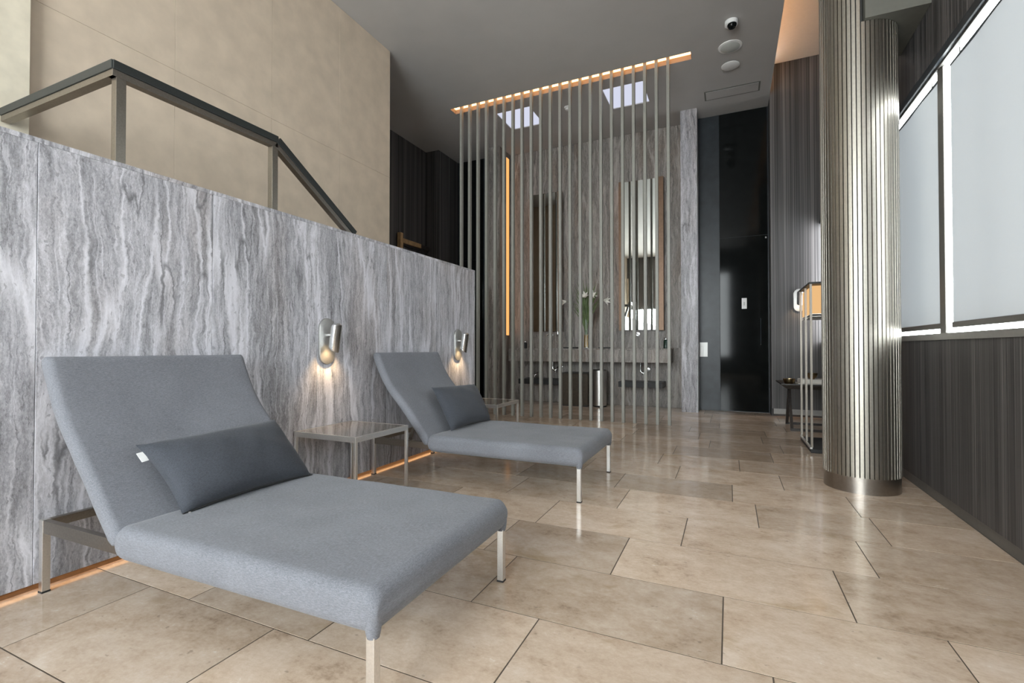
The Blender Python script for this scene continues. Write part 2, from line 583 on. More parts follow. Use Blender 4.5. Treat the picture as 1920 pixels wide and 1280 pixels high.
# ------------------------------------------------------------------ ceiling (dropped slab with slot and light wells)
SLOT = (-3.77, -0.40, 6.07, 6.24)
PANELS = [(-3.20, -2.66, 6.48, 7.07), (-1.575, -1.03, 6.48, 7.07)]
holes = [SLOT] + PANELS
XE = 0.535
mb = MB()
xs = sorted({XD - 0.1, XE} | {h[0] for h in holes} | {h[1] for h in holes})
ys = sorted({YR - 0.15, YN + 0.15} | {h[2] for h in holes} | {h[3] for h in holes})
for x0, x1 in zip(xs, xs[1:]):
    for y0, y1 in zip(ys, ys[1:]):
        cx, cy = (x0 + x1) / 2, (y0 + y1) / 2
        if any(h[0] < cx < h[1] and h[2] < cy < h[3] for h in holes):
            continue
        mb.box(x0, x1, y0, y1, CEIL, CEIL + 0.05)
ceil = struct(mb.obj('ceiling', 'ceiling_paint'), 'grey painted dropped ceiling', 'ceiling')
rc = bx('recess_ceiling', 'white_paint', XD - 0.1, XR + 0.15, YR - 0.15, YN + 0.15, RECESS, RECESS + 0.06, ceil)
# access hatch outline
hx0, hx1, hy0, hy1 = -0.28, 0.38, 7.14, 7.36
hatch = bx('access_hatch', 'ceiling_paint', hx0, hx1, hy0, hy1, CEIL - 0.007, CEIL, ceil)
mb = MB()
mb.box(hx0 - .02, hx1 + .02, hy0 - .02, hy0, CEIL - .004, CEIL).box(hx0 - .02, hx1 + .02, hy1, hy1 + .02, CEIL - .004, CEIL)
mb.box(hx0 - .02, hx0, hy0, hy1, CEIL - .004, CEIL).box(hx1, hx1 + .02, hy0, hy1, CEIL - .004, CEIL)
mb.obj('hatch_rim', 'beam_paint', ceil)
# lit slot above the screen
slot = thing('ceiling_light_slot', 'long glowing amber light slot in the ceiling above the slatted screen', 'light slot', ((SLOT[0] + SLOT[1]) / 2, 6.155, CEIL + 0.05))
x0, x1, y0, y1 = SLOT
bx('slot_lining', 'slot_paint', x0, x1, y1 - .004, y1 - .0005, CEIL + .0005, CEIL + .063, slot)
bx('slot_lining', 'slot_paint', x0, x1, y0 + .0005, y0 + .004, CEIL + .0005, CEIL + .063, slot)
bx('slot_end', 'slot_paint', x0 + .0005, x0 + .004, y0 + .0045, y1 - .0045, CEIL + .0005, CEIL + .063, slot)
bx('slot_end', 'slot_paint', x1 - .004, x1 - .0005, y0 + .0045, y1 - .0045, CEIL + .0005, CEIL + .063, slot)
bx('diffuser', 'led_warm', x0, x1, y0, y1, CEIL + .064, CEIL + .070, slot, label='glowing warm white diffuser strip')
for i, (x0, x1, y0, y1) in enumerate(PANELS):
    t = thing('ceiling_light_panel', ['square white light panel in the ceiling, nearer the stair side', 'square white light panel in the ceiling, nearer the black door'][i],
              'ceiling light', ((x0 + x1) / 2, (y0 + y1) / 2, CEIL), 'square light panels behind the slatted screen')
    mb = MB()
    mb.box(x0 - .015, x0, y0 - .015, y1 + .015, CEIL + .05, CEIL + .09).box(x1, x1 + .015, y0 - .015, y1 + .015, CEIL + .05, CEIL + .09)
    mb.box(x0, x1, y0 - .015, y0, CEIL + .05, CEIL + .09).box(x0, x1, y1, y1 + .015, CEIL + .05, CEIL + .09)
    mb.obj('panel_frame', 'white_paint', t)
    bx('diffuser', 'light_panel', x0 + .001, x1 - .001, y0 + .001, y1 - .001, CEIL + .012, CEIL + .03, t)
# cove along the window side
cove = thing('cove_light', 'warm cove light strip hidden above the ceiling edge by the window wall', 'cove light', (0.36, 2.2, CEIL + 0.05))
bx('cove_back', 'white_paint', 0.20, 0.22, YR, YN, CEIL + .05, RECESS, cove)
bx('led_strip', 'led_cove', 0.30, 0.34, YR + .1, YN - .5, CEIL + .052, CEIL + .075, cove)

# ------------------------------------------------------------------ left half wall of travertine
wl = struct(bx('wall_left', 'black_matte', XL - 0.18, XL - 0.075, YR, 4.475, 0.0, HWALL - 0.02), 'half height silver travertine wall behind the loungers', 'wall')
js = [YR, -2.58, -1.875, -1.17, -0.465, 0.235, 0.94, 1.645, 2.35, 3.055, 3.76, 4.475]
for a, b in zip(js, js[1:]):
    MB().box(XL - 0.025, XL, a + .0008, b - .0008, 0.026, HWALL - 0.02).obj('stone_slab', 'silver_travertine', wl, bevel=0.001, bseg=1)
bx('stone_slab', 'silver_travertine', XL - 0.18, XL, 4.4755, 4.505, 0.026, HWALL - 0.02, wl)
bx('stone_slab', 'silver_travertine', XL - 0.18, XL, YR, 4.505, HWALL - 0.0195, HWALL, wl, label='travertine coping')
t = thing('floor_light_strip', 'warm light strip in the gap under the travertine half wall', 'strip light', (XL - 0.02, 0.5, 0.0))
bx('led_strip', 'led_floor', XL - 0.070, XL - 0.030, YR + .2, 4.44, 0.030, 0.036, t)

# ------------------------------------------------------------------ cream stair wall
ws = struct(bx('wall_stair', 'cream_stone', XD - 0.1, XC - 0.021, YR, 4.575, 0.0, CEIL - .001), 'cream stone slab wall of the stair', 'wall')
yj = [1.337 + 0.8107 * i for i in range(5)]
yj[-1] = 4.58
for a, b in zip(yj, yj[1:]):
    for z0, z1 in ((0.0, 1.49), (1.49, 2.98), (2.98, CEIL - .002)):
        MB().box(XC - 0.02, XC + random.uniform(-.0008, 0), a + .0007, b - .0007, z0 + .0007, z1 - .0007).obj('stone_slab', 'cream_stone', ws, bevel=0.001, bseg=1)
for z0, z1 in ((0.0, 1.49), (1.49, 2.98), (2.98, CEIL - .002)):  # slabs at the near end carry painted window brightness in their stone colour
    MB().box(XC - 0.02, XC + .05, 0.65, 1.336, z0 + .0007, z1 - .0007).obj('stone_slab', 'cream_stone_lit', ws, bevel=0.002, bseg=1, label='stone slab with window light painted in as a paler tone')
    MB().box(XC - 0.02, XC, YR, 0.649, z0 + .0007, z1 - .0007).obj('stone_slab', 'cream_stone', ws, bevel=0.001, bseg=1)

# ------------------------------------------------------------------ far-left dark walls
struct(bx('wall_far_left', 'striped_paper', XD - 0.1, XD, 4.575, 7.24, 0.0, CEIL - .001), 'dark striped wall beyond the stair', 'wall')
struct(bx('wall_back_left', 'striped_paper', XD - 0.1, -4.73, 7.24, YB + 0.1, 0.0, CEIL - .001), 'dark striped wall return beside the black recess', 'wall')
bl = struct(bx('wall_recess_left', 'black_satin', -4.73, -3.94, YB, YB + 0.1, 0.0, CEIL - .001), 'black panelled recess left of the washbasin niche', 'wall')
bx('panel', 'black_gloss', -4.70, -4.18, YB - 0.02, YB, 0.02, 2.6, bl, bevel=0.002)
bx('panel', 'black_gloss', -4.70, -4.18, YB - 0.02, YB, 2.605, CEIL - .01, bl, bevel=0.002)
t = thing('floor_light_strip', 'warm light strip at the foot of the far dark wall behind the slatted screen', 'strip light', (-4.735, 7.6, 0.0))
bx('led_strip', 'led_floor', -4.728, -4.722, 7.3, 7.88, 0.003, 0.008, t)

# ------------------------------------------------------------------ washbasin niche
nb = struct(bx('wall_back', 'niche_travertine', -3.94, -0.42, YN + 0.03, YN + 0.15, 0.0, CEIL - .001), 'travertine back wall of the washbasin niche', 'wall')
nx = [-3.66, -3.05, -2.44, -1.83, -1.22, -0.65]
for a, b in zip(nx, nx[1:]):
    for z0, z1 in ((0.0, 0.95), (0.95, CEIL - .002)):
        MB().box(a + .0008, b - .0008, YN, YN + .029, z0 + .0008, z1 - .0008).obj('stone_slab', 'niche_travertine', nb, bevel=0.001, bseg=1)
pl = struct(bx('trim_1', 'niche_travertine', -3.94, -3.66, YP, YN + 0.028, 0.0, CEIL - .001), 'travertine pier at the left side of the washbasin niche', 'pier')
pr = struct(bx('trim_2', 'silver_travertine', -0.65, -0.42, YP, YN + 0.028, 0.0, CEIL - .001), 'travertine pier between the washbasin niche and the black panels', 'pier')
# vertical light slot in the left cheek
t = thing('niche_light', 'tall vertical amber light slot in the left cheek of the washbasin niche', 'strip light', (-3.655, 7.86, 1.18))
bx('slot_frame', 'bronze_frame', -3.659, -3.652, 7.785, 7.80, 1.12, CEIL - .1, t)
bx('slot_frame', 'bronze_frame', -3.659, -3.652, 7.925, 7.94, 1.12, CEIL - .1, t)
bx('led_strip', 'led_niche', -3.659, -3.654, 7.80, 7.925, 1.18, CEIL - .1, t)

# ------------------------------------------------------------------ black panels and door
wb = struct(bx('wall_back_right', 'black_satin', -0.42, 0.535, YB, YB + 0.1, 0.0, CEIL - .001), 'black wall to the right of the washbasin niche', 'wall')
bx('panel', 'black_satin', -0.415, -0.125, YB - 0.02, YB - .0005, 0.012, CEIL - .01, wb, bevel=0.001)
bx('panel', 'black_gloss', -0.122, 0.52, YB - 0.02, YB - .0005, 2.612, CEIL - .01, wb, bevel=0.001)
d1 = struct(bx('door_1', 'black_gloss', -0.122, 0.52, YB - 0.022, YB - .0005, 0.012, 2.604, bevel=0.001), 'tall glossy black door', 'door')
bx('door_stop', 'chrome', 0.485, 0.505, YB - 0.045, YB - 0.022, 2.55, 2.575, d1)
MB().tube([(0.42, YB - .022, 1.38), (0.42, YB - .06, 1.38), (0.42, YB - .06, 1.0), (0.42, YB - .022, 1.0)], 0.007, 8).obj('door_handle', 'black_satin', d1, smooth=True)
t = thing('switch_plate', 'small white switch plate on the glossy black door', 'switch', (0.205, YB - 0.022, 1.53))
bx('plate', 'plastic_white', 0.172, 0.240, YB - 0.030, YB - 0.0225, 1.53, 1.69, t, bevel=0.002)
bx('rocker', 'plastic_grey', 0.196, 0.216, YB - 0.034, YB - 0.030, 1.58, 1.63, t, bevel=0.001)
t = thing('metal_plate', 'square brushed metal plate on the black panel beside the travertine pier', 'switch', (-0.36, YB - 0.02, 0.815))
bx('plate', 'satin_steel', -0.412, -0.30, YB - 0.030, YB - 0.0205, 0.815, 1.035, t, bevel=0.002)
bx('pull', 'satin_steel', -0.405, -0.365, YB - 0.040, YB - 0.030, 0.82, 0.97, t, bevel=0.002)

# ------------------------------------------------------------------ right-hand walls
wf = struct(bx('wall_end_right', 'striped_paper', 0.536, XR + 0.15, 7.57, YB + 0.1, 0.11, RECESS - .001), 'dark striped wall behind the console table', 'wall')
bx('wall_core', 'black_matte', 0.536, XR + 0.15, 7.64, YB + .1, 0.0, 0.1095, wf)
struct(bx('baseboard_end', 'sill_metal', 0.56, XR, 7.575, 7.6, 0.035, 0.11), 'pale metal baseboard under the dark striped wall', 'baseboard')
t = thing('floor_light_strip', 'warm light strip at the foot of the striped wall behind the console', 'strip light', (0.85, 7.60, 0.0))
bx('led_strip', 'led_floor', 0.58, XR - .02, 7.605, 7.625, 0.060, 0.066, t)
wr = struct(bx('wall_right', 'striped_paper', XR, XR + 0.15, YR, 7.57, 0.075, 0.998), 'dark striped wall below the windows', 'wall')
bx('wall_upper', 'striped_paper', XR, XR + 0.03, YR, 7.57, 2.64, RECESS - .001, wr)
struct(bx('baseboard_right', 'window_frame', XR + 0.02, XR + 0.15, YR, 7.57, 0.0, 0.075), 'recessed dark metal baseboard below the windows', 'baseboard')
# windows: bays between mullions
ZS, ZH = 0.998, 2.64
MUL = [7.4, 5.545, 3.635, 1.72, -0.19, -2.10, YR + .05]
wn = struct(bx('window_1', 'sill_metal', XR - 0.012, XR + 0.15, YR, 7.57, ZS, ZS + 0.038), 'long strip window with metal frame and roller shades', 'window')
bx('window_head', 'window_frame', XR - 0.012, XR + 0.012, YR, 7.57, ZH - 0.030, ZH, wn)
bx('shade_track', 'black_satin', XR - 0.035, XR - 0.0125, YR, 7.57, ZH - 0.020, ZH + 0.030, wn, bevel=0.003)
for i, y in enumerate(MUL):
    bx('mullion', 'window_frame', XR + 0.002, XR + 0.012, y - 0.04, y + 0.04, ZS + 0.038, ZH - 0.030, wn, bevel=0.002)
for y0, y1 in zip(MUL[1:], MUL):
    bx('pane', 'pane_glass', XR + 0.034, XR + 0.040, y0 + 0.0, y1 - 0.0, ZS + 0.038, ZH - 0.030, wn)
lab = ['roller shade in the last bay, far behind the fluted column', 'roller shade directly beside the fluted column', 'large roller shade nearest the camera at the right edge',
       'roller shade in the next bay behind the camera', 'roller shade in a bay behind the camera', 'roller shade in the rearmost bay']
for i, (y0, y1) in enumerate(zip(MUL[1:], MUL)):
    a, b = y0 + 0.045, y1 - 0.045
    if i >= 2:
        b = y1 - 0.115
    XS = XR + 0.016
    zc0, zc1 = ZS + 0.098, 2.567
    t = thing('roller_shade', 'pale grey translucent ' + lab[i], 'roller shade', (XS, (a + b) / 2, ZS + 0.068), 'roller shades in the window bays')
    mb = MB()
    n = 24
    pts = [(XS + 0.003 * math.sin(k * 0.9 + i), a + (b - a) * k / n) for k in range(n + 1)]
    for (p, q), (p2, q2) in zip(pts, pts[1:]):
        mb.quad((p, q, zc0), (p2, q2, zc0), (p2, q2, zc1), (p, q, zc1))
    bmesh.ops.remove_doubles(mb.bm, verts=mb.bm.verts, dist=1e-5)
    mb.obj('shade_cloth', 'shade_cloth', t, smooth=True)
    bx('bottom_bar', 'window_frame', XS - .010, XS + .010, a, b, ZS + 0.068, zc0 + .002, t, bevel=0.004)
    bx('top_bar', 'black_satin', XS - .006, XS + .006, a, b, zc1 - .002, zc1 + .008, t, bevel=0.002)
    for y in (a + .12, b - .12):
        bx('hanger', 'window_frame', XS - .002, XS + .002, y - .006, y + .006, zc1 + .008, ZH - 0.031, t)

# unseen rear wall behind the camera; its window is made taller for more light
wrr = struct(bx('wall_rear', 'striped_paper', XD, XR + 0.15, YR - 0.1, YR - .001, 3.70, RECESS), 'dark wall above the rear window', 'wall')
bx('wall_side', 'striped_paper', 0.05, XR + 0.15, YR - 0.1, YR - .001, 0.0, 3.70, wrr)
bx('wall_side', 'cream_stone', XD, -3.62, YR - 0.1, YR - .001, 0.0, 3.70, wrr)
bx('wall_side', 'striped_paper', -3.62, -2.415, YR - 0.1, YR - .001, 2.45, 3.70, wrr)
bx('wall_below', 'striped_paper', -3.62, 0.05, YR - 0.1, YR - .001, 0.0, 0.60, wrr)
w2 = struct(bx('window_2', 'window_frame', -3.62, 0.05, YR - 0.1, YR - .001, 0.60, 0.65), 'wide unseen rear window behind the camera, made taller for extra daylight', 'window')
for x, z in ((-3.59, 2.45), (-2.385, 3.70), (-1.18, 3.70), (0.02, 3.70)):
    bx('mullion', 'window_frame', x - .03, x + .03, YR - 0.08, YR - .001, 0.65, z, w2)
for a, b, z in ((-3.56, -2.415, 2.45), (-2.355, -1.21, 3.70), (-1.15, -0.01, 3.70)):
    bx('pane', 'pane_glass', a, b, YR - 0.05, YR - 0.044, 0.65, z, w2)

# beam between the column and the window wall
struct(bx('trim_3', 'beam_paint', 0.812, XR - .001, 3.735, 4.32, 3.08, RECESS - .001), 'grey painted beam from the column to the window wall', 'beam')

# ------------------------------------------------------------------ fluted column
CX, CY, CR = 0.818, 3.985, 0.222
col = thing('fluted_column', 'round column clad in vertical champagne metal slats on a bronze plinth', 'column', (CX, CY, 0))
MB().lathe(CX, CY, [(CR - 0.018, 0.0), (CR - 0.018, 3.08)], 48).obj('core', 'column_core', col, smooth=True)
NS = 54
for k in range(NS):
    t = 2 * math.pi * k / NS
    da = math.pi / NS * 0.80
    mid = (CX + CR * math.cos(t), CY + CR * math.sin(t))
    top = 3.078 if (mid[0] > 0.805 and mid[1] > 3.70) else RECESS - .002
    mb = MB()
    prof = [(CR - 0.017, -da), (CR - 0.001, -da), (CR, -da * 0.92), (CR, -da * .45), (CR, 0), (CR, da * .45), (CR, da * 0.92), (CR - 0.001, da), (CR - 0.017, da)]
    r0 = [mb.bm.verts.new((CX + r * math.cos(t + a), CY + r * math.sin(t + a), 0.105)) for r, a in prof]
    r1 = [mb.bm.verts.new((CX + r * math.cos(t + a), CY + r * math.sin(t + a), top)) for r, a in prof]
    n = len(prof)
    for i in range(n):
        mb.bm.faces.new((r0[i], r0[(i + 1) % n], r1[(i + 1) % n], r1[i]))
    mb.bm.faces.new(r0[::-1]); mb.bm.faces.new(r1)
    mb.obj('slat', 'column_metal', col, smooth=True, angle=40)
mb = MB()
n = 40
ang = [math.radians(92) + k * math.radians(178) / n for k in range(n + 1)]
mb.lathe(CX - 0.012, CY, [(CR - 0.026, 3.0), (CR - 0.026, RECESS - .002)], 40)
for v in mb.bm.verts:
    if v.co.x > 0.808:
        v.co.x = 0.808
mb.obj('core', 'column_core', col)
MB().lathe(CX, CY, [(CR - 0.006, 0.0), (CR - 0.006, 0.106), (CR - 0.012, 0.108)], 64).obj('plinth', 'plinth_bronze', col, smooth=True)

# ------------------------------------------------------------------ slatted screen
scr = thing('slatted_screen', 'floor to ceiling screen of slim grey vertical slats', 'screen', (-2.14, 6.156, 0))
NP = 22
for k in range(NP):
    x = -3.617 + (3.617 - 0.672) * k / (NP - 1)
    bx('slat', 'slat_paint', x - 0.018, x + 0.018, 6.130, 6.182, 0.0, CEIL + 0.063, scr, bevel=0.002)

# ------------------------------------------------------------------ ceiling devices
t = thing('security_camera', 'white dome security camera on the ceiling', 'camera', (0.04, 5.68, CEIL))
MB().lathe(0.04, 5.68, [(0.050, CEIL - .055), (0.066, CEIL - .045), (0.066, CEIL - .004), (0.060, CEIL)], 28).obj('housing', 'plastic_white', t, smooth=True)
MB().lathe(0.045, 5.665, [(0.012, CEIL - .094), (0.034, CEIL - .086), (0.046, CEIL - .066), (0.048, CEIL - .05)], 24).obj('lens_dome', 'black_gloss', t, smooth=True)
t = thing('ceiling_speaker', 'round ceiling speaker with pale rim and grey grille beside the dome camera', 'speaker', (0.028, 6.16, CEIL))
MB().lathe(0.028, 6.16, [(0.108, CEIL - .012), (0.128, CEIL - .008), (0.130, CEIL)], 40).obj('rim', 'plastic_white', t, smooth=True)
MB().lathe(0.028, 6.16, [(0.098, CEIL - .016), (0.106, CEIL - .0125)], 40).obj('grille', 'plastic_grey', t, smooth=True)
t = thing('round_cover', 'plain white round cover disc on the ceiling, nearest the access hatch', 'ceiling disc', (0.032, 6.55, CEIL))
MB().lathe(0.032, 6.55, [(0.098, CEIL - .026), (0.106, CEIL - .022), (0.106, CEIL - .016)], 40).obj('disc', 'plastic_white', t, smooth=True)
MB().lathe(0.032, 6.55, [(0.070, CEIL - .0155), (0.070, CEIL)], 30).obj('neck', 'black_matte', t, smooth=True)
t = thing('smoke_detector', 'small white smoke detector between the square light panels', 'smoke detector', (-2.15, 6.73, CEIL))
MB().lathe(-2.15, 6.73, [(0.022, CEIL - .05), (0.034, CEIL - .042), (0.036, CEIL - .02)], 24).obj('sensor', 'plastic_white', t, smooth=True)
MB().lathe(-2.15, 6.73, [(0.05, CEIL - .0195), (0.052, CEIL)], 24).obj('base', 'plastic_white', t, smooth=True)

# ------------------------------------------------------------------ handrail
XH = -2.56
hr = thing('handrail', 'dark capped steel handrail above the travertine half wall', 'handrail', (XH, 1.7, HWALL))
Y0, Y1, Y2 = 1.235, 2.09, 2.765
ZT = 2.235
for a, b in ((( -3.62, Y0, ZT), (XH + .02, Y0, ZT)), ((XH, Y0 - .02, ZT), (XH, Y1, ZT)), ((XH, Y1, ZT), (XH, Y2, 1.80))):
    a, b = Vector(a), Vector(b)
    d = (b - a).normalized()
    side = Vector((0, 1, 0)) if abs(d.x) > .9 else Vector((1, 0, 0))
    up = side.cross(d) if side.cross(d).z > 0 else d.cross(side)
    MB().bar(a + up * .004, b + up * .004, 0.052, 0.042, up).obj('rail_cap', 'black_cap', hr, bevel=0.003)
    MB().bar(a - up * .0325, b - up * .0325, 0.042, 0.030, up).obj('rail_bar', 'rail_steel', hr, bevel=0.001)
for y in (Y0 + .015, Y1 - .02):
    bx('post', 'rail_steel', XH - .02, XH + .02, y - .02, y + .02, HWALL, ZT - .048, hr, bevel=0.001)

# ------------------------------------------------------------------ wooden rack on the far dark wall
rk = thing('wooden_rack', 'light wooden rack with an end post on the dark wall beyond the stair', 'rack', (-4.9, 6.9, 2.6))
bx('end_post', 'oak', -4.97, -4.90, 6.38, 6.45, 2.40, 2.85, rk, bevel=0.003)
bx('front_rail', 'oak', -4.93, -4.90, 6.451, 6.96, 2.69, 2.765, rk, bevel=0.003)
bx('rack_shelf', 'dark_wood', -4.998, -4.931, 6.452, 7.21, 2.66, 2.688, rk)
bx('end_block', 'dark_wood', -4.998, -4.90, 6.965, 7.21, 2.69, 2.755, rk, bevel=0.003)
tag(bx('folded_towel', 'towel', -4.996, -4.935, 6.50, 6.92, 2.688, 2.74, bevel=0.012), 'folded mauve towel lying on the wooden rack', 'towel')

# ------------------------------------------------------------------ sun loungers
PROFB = [(-1.925, 0.285), (-1.965, 0.335), (-2.03, 0.415), (-2.10, 0.500), (-2.175, 0.583), (-2.245, 0.655), (-2.30, 0.73), (-2.345, 0.81), (-2.375, 0.875), (-2.395, 0.925)]


def catmull(pts, n):
    out = []
    P = [pts[0]] + list(pts) + [pts[-1]]
    for i in range(1, len(P) - 2):
        for k in range(n):
            t = k / n
            out.append(tuple(0.5 * ((2 * P[i][c]) + (-P[i - 1][c] + P[i + 1][c]) * t + (2 * P[i - 1][c] - 5 * P[i][c] + 4 * P[i + 1][c] - P[i + 2][c]) * t * t
                                    + (-P[i - 1][c] + 3 * P[i][c] - 3 * P[i + 1][c] + P[i + 2][c]) * t ** 3) for c in (0, 1)))
    out.append(tuple(pts[-1]))
    return out


def sweep_pad(prof, y0, y1, T, r, flip=1, sag=0.0, endr=0.03, seed=0):
    """cushion swept along prof (x,z) of its upper face, thickness T, rounded rim"""
    rnd = random.Random(seed)
    ph = [rnd.uniform(0, 6) for _ in range(6)]
    P = [Vector((p[0], 0, p[1])) for p in prof]
    mb = MB()
    # distances
    acc = [0]
    for a, b in zip(P, P[1:]):
        acc.append(acc[-1] + (b - a).length)
    tot = acc[-1]
    rings = []
    ncy = 18
    for i, p in enumerate(P):
        d = (P[min(i + 1, len(P) - 1)] - P[max(i - 1, 0)]).normalized()
        nrm = Vector((0, flip, 0)).cross(d).normalized()
        s = acc[i]
        e = min(s, tot - s)
        sh = 0.0
        if e < endr:
            sh = endr - math.sqrt(max(0, endr ** 2 - (endr - e) ** 2))
        ring = []
        yy0, yy1, t0, t1 = y0 + sh * .35, y1 - sh * .35, sh, T - sh
        rr = max(0.004, min(r, (t1 - t0) / 2 - .001))
        sec = []
        for k in range(ncy + 1):           # top face
            sec.append((yy0 + rr + (yy1 - yy0 - 2 * rr) * k / ncy, t0))
        for k in range(1, 6):
            a = math.pi / 2 * k / 6
            sec.append((yy1 - rr + rr * math.sin(a), t0 + rr - rr * math.cos(a)))
        sec.append((yy1, t0 + rr)); sec.append((yy1, t1 - rr))
        for k in range(1, 4):
            a = math.pi / 2 * k / 4
            sec.append((yy1 - rr + rr * math.cos(a), t1 - rr + rr * math.sin(a)))
        for k in range(5):
            sec.append((yy1 - rr + (yy0 + rr - yy1 + rr) * k / 4, t1))
        for k in range(1, 4):
            a = math.pi / 2 * k / 4
            sec.append((yy0 + rr - rr * math.sin(a), t1 - rr + rr * math.cos(a)))
        sec.append((yy0, t1 - rr)); sec.append((yy0, t0 + rr))
        for k in range(1, 6):
            a = math.pi / 2 * k / 6
            sec.append((yy0 + rr - rr * math.cos(a), t0 + rr - rr * math.sin(a)))
        for yy, tt in sec:
            v = (yy - y0) / (y1 - y0)
            u = s / tot
            w = 0.0015 * math.sin(9 * u + 5 * v + ph[0]) + 0.001 * math.sin(23 * u - 11 * v + ph[1]) + 0.0008 * math.sin(31 * v + 7 * u + ph[2])
            dz = (sag * 4 * v * (1 - v) * 4 * u * (1 - u) + w) if tt < T * .5 else w * .3
            q = p - nrm * (tt + dz)
            ring.append(mb.bm.verts.new((q.x, yy + w * .8, q.z)))
        rings.append(ring)
    n = len(rings[0])
    for r0, r1 in zip(rings, rings[1:]):
        for k in range(n):
            mb.bm.faces.new((r0[k], r0[(k + 1) % n], r1[(k + 1) % n], r1[k]))
    mb.bm.faces.new(rings[0][::-1]); mb.bm.faces.new(rings[-1])
    return mb


def lounger(y0, label, seed):
    """y0: near side of the frame"""
    y1 = y0 + 0.815
    t = thing('sun_lounger', label, 'sun lounger', ((-2.44 - .85) / 2, (y0 + y1) / 2, 0), 'grey loungers along the travertine wall')
    XBk, XFr = -2.444, -0.846
    lw = 0.026
    for x, zt in ((XBk, 0.282), (XFr, 0.225)):
        for y in (y0 + lw / 2, y1 - lw / 2):
            lg = bx('leg', 'brushed_steel', x - lw / 2, x + lw / 2, y - lw / 2, y + lw / 2, 0.006, zt, t, bevel=0.0015)
            bx('foot_pad', 'black_rubber', x - lw / 2 - .001, x + lw / 2 + .001, y - lw / 2 - .001, y + lw / 2 + .001, 0.0, 0.0065, lg)
    for y in (y0 + lw / 2, y1 - lw / 2):
        bx('side_rail', 'rail_steel', XBk + lw / 2, -1.90, y - .011, y + .011, 0.232, 0.280, t, bevel=0.001)
    bx('cross_rail', 'rail_steel', XBk - lw / 2, XBk + lw / 2, y0 + lw, y1 - lw, 0.246, 0.280, t, bevel=0.001)
    bx('cross_rail', 'rail_steel', -2.085, -2.06, y0 + lw, y1 - lw, 0.236, 0.262, t, bevel=0.001)
    for y in (y0 + .17, y1 - .17):
        MB().bar((-2.23, y, 0.248), (-2.145, y, 0.47), 0.012, 0.022, (1, 0, 0)).obj('back_strut', 'rail_steel', t)
    bx('strut_catch', 'brushed_steel', -2.26, -2.20, y0 + .15, y0 + .19, 0.225, 0.246, t)
    seat = [(-1.955 + (1.955 - 0.822) * k / 40, 0.334) for k in range(41)]
    # finer rings at the rounded ends
    seat = sorted(set(seat + [(-1.955 + e, 0.334) for e in (0.003, .008, .015)] + [(-0.822 - e, 0.334) for e in (0.002, .006, .012, .02, .035)]))
    sweep_pad(seat, y0 - .012, y1 + .012, 0.122, 0.040, -1, sag=0.006, endr=0.045, seed=seed).obj('seat_pad', 'lounger_fabric', t, smooth=True, angle=60)
    for y in (y0 + lw / 2, y1 - lw / 2):
        MB().lathe(XFr, y, [(0.0165, 0.206), (0.020, 0.222), (0.0225, 0.240), (0.023, 0.265)], 16).obj('corner_fold', 'lounger_fabric', t, smooth=True)
    sweep_pad(catmull(PROFB, 5), y0 - .012, y1 + .012, 0.066, 0.030, 1, sag=0.004, endr=0.03, seed=seed + 3).obj('backrest', 'lounger_fabric', t, smooth=True, angle=60)
    return t


l1 = lounger(0.955, 'grey fabric sun lounger in the foreground, nearest the camera', 1)
l1.rotation_euler.z = math.radians(0.95)
l1.location.y += 0.004
l2 = lounger(2.855, 'grey fabric sun lounger farther back, in front of the slatted screen', 5)

# ------------------------------------------------------------------ pillows


